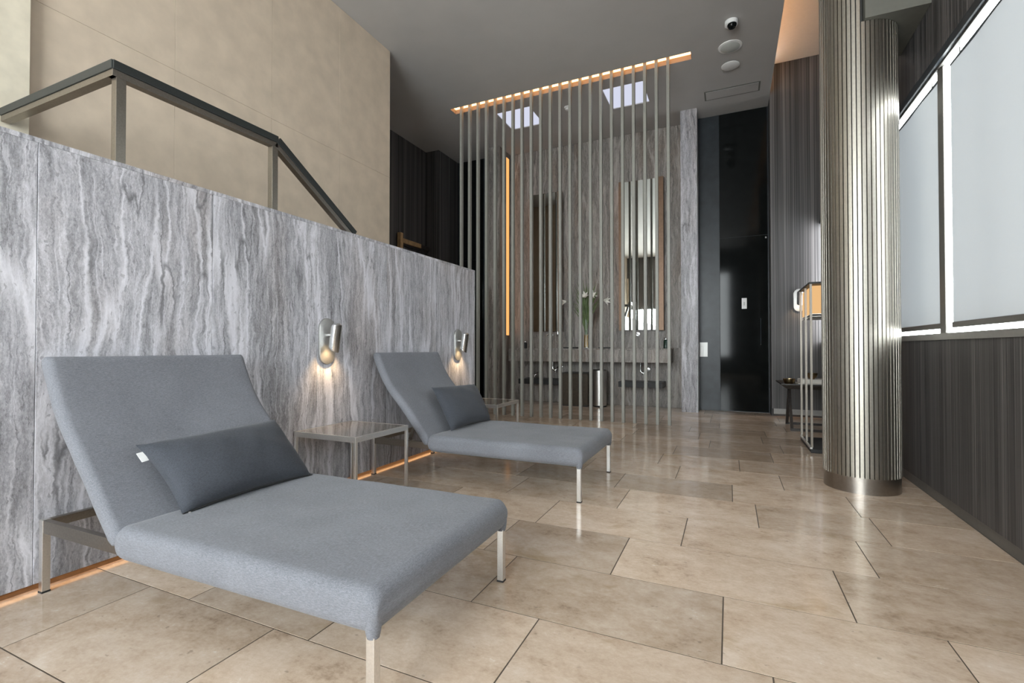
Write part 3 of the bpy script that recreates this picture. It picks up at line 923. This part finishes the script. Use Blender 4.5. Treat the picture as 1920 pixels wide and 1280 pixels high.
def pillow(corners, thick, label, seed, extra=False, sides=(0.5, 0.5)):
    """corners: lower-near, lower-far, upper-far, upper-near (3D); bulges to both sides"""
    c = [Vector(p) for p in corners]
    nrm = ((c[1] - c[0]).cross(c[3] - c[0])).normalized()
    if nrm.x < 0:
        nrm = -nrm
    ctr = sum(c, Vector()) / 4
    t = thing('pillow', label, 'pillow', (ctr.x, ctr.y, min(p.z for p in c)), 'dark lumbar pillows')
    rnd = random.Random(seed)
    ph = [rnd.uniform(0, 6) for _ in range(6)]
    nu, nv = 34, 22
    mb = MB()

    def pt(u, v, s):
        # pinch sides a little between the corners
        iu = u + (0.5 - u) * 0.055 * (4 * v * (1 - v))
        iv = v + (0.5 - v) * 0.09 * (4 * u * (1 - u))
        p = c[0].lerp(c[1], iu).lerp(c[3].lerp(c[2], iu), iv)
        b = (max(0, 4 * u * (1 - u)) ** 0.42) * (max(0, 4 * v * (1 - v)) ** 0.42)
        wr = 0.0025 * math.sin(13 * u + 6 * v + ph[0]) + 0.002 * math.sin(27 * u - 9 * v + ph[1]) * v + 0.002 * math.sin(19 * v + 11 * u + ph[2])
        return p + nrm * s * (thick * b * (sides[0] if s > 0 else sides[1]) + wr * b)
    fr = [[mb.bm.verts.new(pt(i / nu, j / nv, 1)) for i in range(nu + 1)] for j in range(nv + 1)]
    bk = [[fr[j][i] if i in (0, nu) or j in (0, nv) else mb.bm.verts.new(pt(i / nu, j / nv, -1)) for i in range(nu + 1)] for j in range(nv + 1)]
    for g, rev in ((fr, False), (bk, True)):
        for j in range(nv):
            for i in range(nu):
                f = (g[j][i], g[j][i + 1], g[j + 1][i + 1], g[j + 1][i])
                mb.bm.faces.new(f[::-1] if rev else f)
    body = mb.obj('pillow_body', 'pillow_fabric', t, smooth=True, angle=80)
    if extra:
        low = [pt(k / 20, 0.0, 1) + Vector((0.004, 0, 0.002)) for k in range(21)]
        MB().tube(low, 0.0035, 8).obj('zip', 'black_matte', t, smooth=True)
        e = pt(0.02, 0, 1)
        bx('zip_pull', 'brushed_steel', e.x, e.x + .012, e.y + .006, e.y + .014, e.z - .004, e.z + .004, t, bevel=0.001)
        q = pt(0.0, 0.83, 1)
        a = (c[0] - c[3]).normalized()
        MB().bar(q - Vector((0, .012, 0)) - a * .02, q - Vector((0, .012, 0)) + a * .022, 0.002, 0.026, (0, 1, 0)).obj('label_tab', 'label_cloth', t, bevel=0.0008)
    return t


pillow([(-1.852, 1.121, 0.332), (-1.852, 1.724, 0.332), (-2.077, 1.699, 0.592), (-2.067, 1.076, 0.579)], 0.15,
       'dark grey lumbar pillow with a white label tab on the foreground lounger', 3, True, (0.62, 0.28))
pillow([(-1.861, 3.024, 0.340), (-1.852, 3.643, 0.335), (-2.104, 3.800, 0.623), (-2.12, 3.151, 0.642)], 0.15,
       'dark grey lumbar pillow on the farther lounger', 9, False, (0.62, 0.28))

# ------------------------------------------------------------------ side tables


def side_table(x0, x1, y0, y1, label):
    t = thing('side_table', label, 'side table', ((x0 + x1) / 2, (y0 + y1) / 2, 0), 'steel side tables along the travertine wall')
    H = 0.43
    w = 0.018
    bx('table_top', 'dark_glass', x0 + .016, x1 - .016, y0 + .016, y1 - .016, H - .010, H - .001, t)
    for a in ((x0, x1, y0, y0 + .015), (x0, x1, y1 - .015, y1), (x0, x0 + .015, y0 + .0155, y1 - .0155), (x1 - .015, x1, y0 + .0155, y1 - .0155)):
        bx('rim', 'brushed_steel', *a, H - .032, H, t, bevel=0.001)
    for x in (x0 + w / 2, x1 - w / 2):
        for y in (y0 + w / 2, y1 - w / 2):
            bx('leg', 'brushed_steel', x - w / 2, x + w / 2, y - w / 2, y + w / 2, 0.0, H - .0325, t, bevel=0.001)
    return t


side_table(-2.47, -1.975, 2.16, 2.66, 'low steel side table with dark glass top between the two loungers')
side_table(-2.455, -1.93, 3.93, 4.42, 'low steel side table partly hidden behind the farther lounger')

# ------------------------------------------------------------------ wall sconces


def sconce(axis, h, zc, wall, label, power):
    """axis 'x': plate on a wall facing +x at x=wall, h = y;  axis 'y': wall facing -y at y=wall, h = x"""
    s = 1 if axis == 'x' else -1

    def P(off, dh, z):
        return (wall + s * off, h + dh, z) if axis == 'x' else (h + dh, wall + s * off, z)
    t = thing('wall_sconce', label, 'wall lamp', P(0, 0, zc - .155), 'oblong steel reading lamps')
    MB().stadium(axis, (h, zc), 0.135, 0.31, wall, wall + s * 0.018).obj('backplate', 'satin_steel', t, smooth=True, bevel=0.002)
    MB().tube([P(0.018, 0, zc + .04), P(0.075, 0, zc + .04)], 0.017, 16).obj('arm', 'chrome', t, smooth=True)
    # tube shade, tilted a little towards the wall, cut off slantwise at the lower end
    mb = MB()
    seg = 28
    R = 0.036
    top = zc + 0.105
    rings = []
    for lev, rr in ((0, 0.6), (0.0, 1.0), (0.008, 1.0), (1, 1.0), (1, 0.86), (0.02, 0.86)):
        ring = []
        for k in range(seg):
            a = 2 * math.pi * k / seg
            o, dh = R * rr * math.cos(a), R * rr * math.sin(a)
            zb = top - 0.155 - 0.75 * (R * math.cos(a))
            zz = top + .012 if (lev == 0 and rr < 1) else top + (zb - top) * lev
            f = (top - zz) / 0.17
            ring.append(mb.bm.verts.new(P(0.097 + o - 0.026 * f, dh, zz)))
        rings.append(ring)
    for r0, r1 in zip(rings, rings[1:]):
        for k in range(seg):
            mb.bm.faces.new((r0[k], r0[(k + 1) % seg], r1[(k + 1) % seg], r1[k]))
    mb.bm.faces.new(rings[0]); mb.bm.faces.new(rings[-1])
    mb.obj('lamp_shade', 'chrome', t, smooth=True)
    mb = MB()
    mb.bm.faces.new([mb.bm.verts.new(P(0.086 + 0.02 * math.cos(2 * math.pi * k / 16), 0.02 * math.sin(2 * math.pi * k / 16), zc + .0)) for k in range(16)])
    mb.obj('bulb', 'bulb', t)
    l = bpy.data.lights.new('sconce_spot', 'SPOT')
    l.energy = power
    l.color = (1.0, 0.68, 0.36)
    l.spot_size = math.radians(105)
    l.spot_blend = 0.9
    l.shadow_soft_size = 0.018
    lo = bpy.data.objects.new('sconce_spot', l)
    lo.location = P(0.078, 0, zc - 0.035)
    aim = Vector(P(0.0, 0, zc - .32)) - Vector(lo.location)
    lo.rotation_euler = aim.to_track_quat('-Z', 'Y').to_euler()
    COL.objects.link(lo)
    lo.parent = t
    lo.matrix_parent_inverse = Matrix.Translation(-t.location)
    return t


sconce('x', 2.425, 0.995, XL, 'oblong steel wall lamp on the travertine between the loungers', 6)
sconce('x', 4.137, 0.980, XL, 'oblong steel wall lamp on the travertine above the farther lounger', 6)
sconce('y', 0.872, 1.60, 7.57, 'oblong steel wall lamp on the dark striped wall by the floor lamp', 3)

# ------------------------------------------------------------------ washbasin counter
YCF = 7.46
ct = thing('basin_counter', 'long travertine washbasin counter in the niche', 'counter', (-2.13, 7.73, 0.72))
bx('apron', 'niche_travertine', -3.45, -0.815, YCF, YCF + 0.03, 0.725, 0.9195, ct, bevel=0.002)
bx('counter_end', 'niche_travertine', -0.845, -0.815, YCF + .0305, YN - .001, 0.725, 0.9195, ct)
bx('counter_end', 'niche_travertine', -3.45, -3.42, YCF + .0305, YN - .001, 0.725, 0.9195, ct)
# top with two sunk basins
BAS = [(-3.12, -2.52), (-1.62, -1.02)]
mb = MB()
xs = [-3.45, -3.12, -2.52, -1.62, -1.02, -0.815]
for i, (a, b) in enumerate(zip(xs, xs[1:])):
    if (a, b) in BAS:
        mb.box(a, b, YCF, YCF + .12, .92, .94).box(a, b, 7.86, YN - .001, .92, .94)
    else:
        mb.box(a, b, YCF, YN - .001, .92, .94)
mb.obj('counter_top', 'niche_travertine', ct)
for a, b in BAS:
    mb = MB()
    mb.box(a, b, YCF + .12, 7.86, .76, .78).box(a - .02, a, YCF + .1, 7.88, .76, .9195).box(b, b + .02, YCF + .1, 7.88, .76, .9195)
    mb.box(a, b, YCF + .1, YCF + .12, .76, .9195).box(a, b, 7.86, 7.88, .76, .9195)
    mb.obj('basin', 'niche_travertine', ct)


def mirror(x0, x1, label):
    z0, z1 = 1.24, 3.67
    yf = 7.90
    t = thing('tall_mirror', label, 'mirror', ((x0 + x1) / 2, YN, z0), 'tall backlit mirrors above the basins')
    bx('mirror_box', 'bronze_frame', x0 - .02, x1 + .06, yf + .006, YN - .03, z0, z1, t)
    bx('glass', 'mirror', x0, x1, yf - .002, yf + .0055, z0, z1, t)
    bx('side_frame', 'bronze_frame', x0 - .045, x0 - .001, yf - .012, yf + .0055, z0 - .01, z1 + .01, t, bevel=0.002)
    bx('side_frame', 'bronze_frame', x1 + .001, x1 + .085, yf - .012, yf + .0055, z0 - .01, z1 + .01, t, bevel=0.002)
    for x in (x0 - .028,):
        bx('backlight', 'led_mirror', x, x + .006, YN - .028, YN - .016, z0 + .05, z1 - .05, t)


mirror(-3.19, -2.71, 'tall backlit mirror at the stair end of the washbasin niche')
mirror(-1.605, -1.025, 'tall backlit mirror at the black door end of the washbasin niche')


def spout(x, label):
    t = thing('wall_spout', label, 'faucet', (x, YN, 1.17), 'wall mounted basin spouts')
    MB().tube([(x, YN, 1.175), (x, YN - .012, 1.175)], 0.032, 20).obj('rosette', 'chrome', t, smooth=True)
    MB().tube([(x, YN - .012, 1.175), (x, YN - .24, 1.175), (x, YN - .262, 1.168), (x, YN - .268, 1.14)], 0.012, 14).obj('spout_pipe', 'chrome', t, smooth=True)
    MB().tube([(x + .13, YN, 1.175), (x + .13, YN - .05, 1.175)], 0.022, 18).obj('valve', 'chrome', t, smooth=True)
    MB().tube([(x + .13, YN - .045, 1.19), (x + .13, YN - .045, 1.25)], 0.006, 10).obj('lever', 'chrome', t, smooth=True)


spout(-2.86, 'chrome wall spout under the mirror at the stair end')
spout(-1.36, 'chrome wall spout under the mirror at the black door end')


def tray(x, y, label):
    t = thing('tray', label, 'tray', (x, y, .94), 'black trays on the basin counter')
    bx('tray_base', 'black_matte', x - .11, x + .11, y - .06, y + .06, .9405, .948, t, bevel=0.002)
    for a in ((x - .11, x + .11, y - .06, y - .054), (x - .11, x + .11, y + .054, y + .06), (x - .11, x - .104, y - .054, y + .054), (x + .104, x + .11, y - .054, y + .054)):
        bx('tray_rim', 'black_matte', *a, .948, .962, t)


tray(-2.37, 7.56, 'flat black tray on the counter to the left of the vase')
tray(-1.78, 7.56, 'flat black tray on the counter to the right of the vase')


def bottle(x, y, mat, label, h):
    t = thing('soap_bottle', label, 'bottle', (x, y, .94), 'soap bottles on the basin counter')
    MB().lathe(x, y, [(.030, .9405), (.034, .944), (.034, .94 + h * .72), (.026, .94 + h * .80), (.013, .94 + h * .84)], 20).obj('bottle_body', mat, t, smooth=True)
    MB().lathe(x, y, [(.013, .9401 + h * .84), (.013, .94 + h * .90), (.005, .94 + h * .91), (.005, .94 + h)], 14).obj('pump', 'chrome', t, smooth=True)
    MB().tube([(x, y, .94 + h), (x - .02, y - .03, .94 + h - .003)], 0.005, 8).obj('nozzle', 'chrome', t, smooth=True)


bottle(-0.875, 7.56, 'soap_green', 'dark green soap bottle with chrome pump at the right end of the counter', .16)
bottle(-3.20, 7.60, 'black_matte', 'slim black soap bottle at the left end of the counter', .13)

# vase with lilies
VX, VY = -2.10, 7.53
vs = thing('vase', 'tall slim glass vase on the basin counter', 'vase', (VX, VY, .94))
MB().lathe(VX, VY, [(.036, .9405), (.040, .945), (.036, 1.15), (.042, 1.40), (.039, 1.40), (.033, 1.15), (.036, .955)], 24).obj('vase_body', 'pane_glass', vs, smooth=True)
MB().lathe(VX, VY, [(.034, .956), (.032, 1.10), (.032, 1.16)], 20).obj('water', 'amber_water', vs, smooth=True)


def lily(dx, dy, z, label, lean):
    hx, hy = VX + dx, VY + dy
    t = thing('lily', label, 'flower', (VX + dx * .03, VY + dy * .03, .97), 'white lilies in the vase')
    MB().tube([(VX + dx * .03, VY + dy * .03, .97), (VX + dx * .08, VY + dy * .1, 1.42), (VX + dx * .45, VY + dy * .5, z - .06), (hx, hy, z)], [.004, .004, .0035, .003], 8).obj('stem', 'leaf', t, smooth=True)
    d = Vector(lean).normalized()
    a = d.orthogonal().normalized()
    b = d.cross(a)
    for k in range(6):
        ang = k * math.pi / 3
        o = a * math.cos(ang) + b * math.sin(ang)
        s = d.cross(o)
        mb = MB()
        pts = []
        for q in range(7):
            u = q / 6
            c = Vector((hx, hy, z)) + d * (0.085 * u) + o * (0.012 + 0.060 * u ** 2.2)
            w = 0.021 * math.sin(math.pi * min(1, 0.08 + u * .92)) + .001
            pts.append((c - s * w, c + d * 0.004 - o * .003, c + s * w))
        V = [[mb.bm.verts.new(p) for p in r] for r in pts]
        for r0, r1 in zip(V, V[1:]):
            for i in range(2):
                mb.bm.faces.new((r0[i], r0[i + 1], r1[i + 1], r1[i]))
        mb.obj('petal', 'petal', t, smooth=True, angle=80)


lily(-0.33, -0.02, 1.71, 'white lily leaning far left out of the vase', (-1, -.5, -.15))
lily(0.0, -0.06, 1.76, 'white lily upright in the middle of the vase', (0.1, -.9, .5))
lily(0.09, -0.03, 1.78, 'small white lily just right of the middle one', (0.7, -.7, .3))
lily(0.29, 0.0, 1.71, 'white lily leaning far right out of the vase', (1, -.4, -.25))
rg = random.Random(4)
lv = thing('grass_foliage', 'bunch of long green blade leaves in the vase', 'foliage', (VX, VY, .98))
for k in range(40):
    top = rg.uniform(1.60, 2.06)
    dx, dy = rg.uniform(-.24, .24), rg.uniform(-.09, .09)
    sp = abs(dx)
    mb = MB()
    V = []
    for q in range(8):
        u = q / 7
        c = Vector((VX + dx * (.08 * u + .92 * max(0, u - .35) ** 1.5 / .524), VY + dy * (.08 * u + .92 * max(0, u - .35) ** 1.5 / .524), .98 + (top - .98) * u - .05 * u ** 4 * sp * 4))
        w = .012 * (1 - u ** 5) + .0006
        V.append((mb.bm.verts.new(c + Vector((-w, 0, 0))), mb.bm.verts.new(c + Vector((0, -.003, 0))), mb.bm.verts.new(c + Vector((w, 0, 0)))))
    for r0, r1 in zip(V, V[1:]):
        for i in range(2):
            mb.bm.faces.new((r0[i], r0[i + 1], r1[i + 1], r1[i]))
    mb.obj('leaf', 'leaf', lv, smooth=True, angle=80)

# under the counter: shelves, traps, bins
for x0, x1, lb in ((-3.32, -2.58, 'black floating shelf under the counter at the stair end'), (-1.60, -0.93, 'black floating shelf under the counter at the black door end')):
    t = thing('wall_shelf', lb, 'shelf', ((x0 + x1) / 2, YN, .33), 'black floating shelves under the counter')
    bx('shelf_board', 'black_satin', x0, x1, 7.60, YN - .001, .408, .42, t, bevel=0.001)
    bx('front_lip', 'black_matte', x0, x1, 7.588, 7.5995, .335, .42, t, bevel=0.001)
    bx('side_lip', 'black_satin', x1 - .012, x1, 7.60, YN - .001, .335, .4075, t)
    bx('side_lip', 'black_satin', x0, x0 + .012, 7.60, YN - .001, .335, .4075, t)
for x, z, lb in ((-3.10, .52, 'chrome drain valve lowest at the stair end under the counter'), (-2.72, .62, 'chrome drain trap under the counter at the stair end'), (-1.24, .60, 'chrome drain trap under the counter at the black door end')):
    t = thing('drain_trap', lb, 'pipe', (x, 7.85, z - .06), 'chrome drain fittings')
    MB().tube([(x - .05, 7.80, .758), (x - .05, 7.80, z + .02), (x - .05, 7.80, z - .02), (x - .03, 7.80, z - .045), (x, 7.80, z - .05), (x + .03, 7.81, z - .03), (x + .035, 7.84, z), (x + .035, YN, z)], .014, 12).obj('trap_pipe', 'chrome', t, smooth=True)
    MB().tube([(x + .035, YN - .001, z), (x + .035, YN - .015, z)], .035, 20).obj('flange', 'chrome', t, smooth=True)
    MB().tube([(x, 7.80, z - .085), (x, 7.80, z - .05)], .022, 16).obj('clean_out', 'chrome', t, smooth=True)
t = thing('waste_box', 'dark brown square waste box under the counter', 'bin', (-2.30, 7.72, 0))
bx('box_body', 'brown_bin', -2.52, -2.24, 7.55, 7.93, 0.012, .53, t, bevel=0.004)
bx('box_body', 'brown_bin', -2.236, -2.085, 7.57, 7.93, 0.012, .53, t, bevel=0.004)
bx('box_base', 'black_matte', -2.515, -2.09, 7.56, 7.92, 0, .0118, t)
bx('box_lid', 'dark_wood', -2.523, -2.082, 7.547, 7.933, .531, .545, t, bevel=0.003)
t = thing('pedal_bin', 'cylindrical brushed steel pedal bin beside the brown waste box', 'bin', (-1.915, 7.66, 0))
MB().lathe(-1.915, 7.66, [(.104, .022), (.108, .026), (.108, .555)], 40).obj('bin_body', 'brushed_steel', t, smooth=True)
MB().lathe(-1.915, 7.66, [(.111, .5555), (.111, .585), (.100, .600), (.04, .606)], 40).obj('lid', 'brushed_steel', t, smooth=True)
MB().lathe(-1.915, 7.66, [(.106, 0), (.106, .0218)], 40).obj('base_ring', 'black_rubber', t, smooth=True)
bx('pedal', 'black_rubber', -1.875, -1.835, 7.53, 7.555, 0.006, .018, t)

# ------------------------------------------------------------------ floor lamp behind the column
LX0, LX1, LY0, LY1 = 0.668, 1.02, 5.075, 5.76
t = thing('floor_lamp', 'rectangular floor lamp with slim steel posts and amber shade behind the column', 'floor lamp', ((LX0 + LX1) / 2, (LY0 + LY1) / 2, 0))
bx('lamp_base', 'black_matte', LX0, LX1, LY0, LY1, 0, .035, t, bevel=0.003)
for a in ((LX0 - .006, LX0 + .012, LY0, LY1), (LX1 - .012, LX1 + .006, LY0, LY1)):
    bx('base_rail', 'brushed_steel', *a, .0355, .05, t)
for x in (LX0 + .009, LX1 - .009):
    for y in (LY0 + .009, LY0 + .33, LY1 - .009):
        bx('post', 'rail_steel', x - .009, x + .009, y - .009, y + .009, .0505, 1.53, t)
bx('lamp_top', 'black_matte', LX0 - .004, LX1 + .004, LY0 - .004, LY1 + .004, 1.5305, 1.548, t)
mb = MB()
sx0, sx1, sy0, sy1 = LX0 + .022, LX1 - .022, LY0 + .02, LY1 - .02
mb.box(sx0, sx1, sy0, sy1, 1.265, 1.515)
bmesh.ops.delete(mb.bm, geom=[f for f in mb.bm.faces if max(v.co.z for v in f.verts) - min(v.co.z for v in f.verts) < 1e-6], context='FACES_ONLY')
mb.obj('lamp_shade', 'lamp_glow', t, label='amber lit shade')
for z in (1.235, 1.255):
    bx('shade_ring', 'brushed_steel', LX0 + .019, LX1 - .019, LY0 + .017, LY1 - .017, z, z + .006, t)

# ------------------------------------------------------------------ console table
TX0, TX1, TY0, TY1 = 0.60, 1.10, 6.32, 6.92
t = thing('console_table', 'dark wooden tray table on splayed legs beside the striped wall', 'table', (0.85, 6.62, 0))
mb = MB()
zt = 0.50
b0 = [(TX0, TY0), (TX1, TY0), (TX1, TY1), (TX0, TY1)]
bo = [(TX0 - .06, TY0 - .03), (TX1 + .03, TY0 - .03), (TX1 + .03, TY1 + .05), (TX0 - .06, TY1 + .05)]
bx('tray_base', 'dark_wood', TX0, TX1, TY0, TY1, zt - .02, zt, t)
for k in range(4):
    a, b = b0[k], b0[(k + 1) % 4]
    c, d = bo[(k + 1) % 4], bo[k]
    mb = MB()
    lo = [mb.bm.verts.new((*p, z)) for p, z in ((a, zt - .02), (b, zt - .02), (c, zt + .025), (d, zt + .025))]
    hi = [mb.bm.verts.new((*p, z)) for p, z in ((a, zt + .001), (b, zt + .001), (c, zt + .04), (d, zt + .04))]
    for f in ((0, 1, 2, 3),):
        mb.bm.faces.new([lo[i] for i in f][::-1]); mb.bm.faces.new([hi[i] for i in f])
    for i in range(4):
        mb.bm.faces.new((lo[i], lo[(i + 1) % 4], hi[(i + 1) % 4], hi[i]))
    mb.obj('tray_edge', 'dark_wood', t)
for x in (TX0 + .05, TX1 - .05):
    s = -1 if x < .8 else 1
    MB().bar((x, 6.60, zt - .02), (x - .0 * s, 6.885, 0.013), .03, .028, (0, 1, 0)).obj('leg', 'dark_wood', t)
    MB().bar((x, 6.62, zt - .02), (x + .0 * s, 6.345, 0.013), .03, .028, (0, 1, 0)).obj('leg', 'dark_wood', t)
for y in (6.885, 6.345):
    bx('floor_runner', 'dark_wood', TX0 + .035, TX1 - .035, y - .014, y + .014, 0.0, .026, t)


def bowl(x, y, z, r, label):
    t = thing('bowl', label, 'bowl', (x, y, z), 'bronze bowls on the console')
    MB().lathe(x, y, [(r * .45, z), (r * .78, z + r * .32), (r * .97, z + r * .8), (r, z + r * 1.15), (r * .96, z + r * 1.15), (r * .92, z + r * .8), (r * .72, z + r * .36), (r * .2, z + r * .1)], 32).obj('bowl_shell', 'bowl_bronze', t, smooth=True)


bowl(0.66, 6.70, zt + .001, 0.066, 'round bronze bowl at the left end of the console table')


def book(x0, x1, y0, y1, z0, z1, label):
    t = thing('book', label, 'book', ((x0 + x1) / 2, (y0 + y1) / 2, z0), 'books stacked on the console')
    bx('pages', 'page_paper', x0 + .004, x1 - .004, y0 + .005, y1 - .003, z0 + .0035, z1 - .0035, t)
    bx('cover', 'book_cover', x0, x1, y0, y1, z0, z0 + .003, t)
    bx('cover', 'book_cover', x0, x1, y0, y1, z1 - .003, z1, t)
    bx('spine', 'book_cover', x0, x1, y1 - .0025, y1, z0 + .0032, z1 - .0032, t)


book(0.745, 1.05, 6.60, 6.86, zt + .001, zt + .029, 'large pale book, lower of the stack on the console')
book(0.765, 1.03, 6.61, 6.84, zt + .030, zt + .078, 'thick pale book, upper of the stack on the console')
bowl(0.90, 6.72, zt + .079, 0.06, 'small bronze bowl standing on the stacked books')
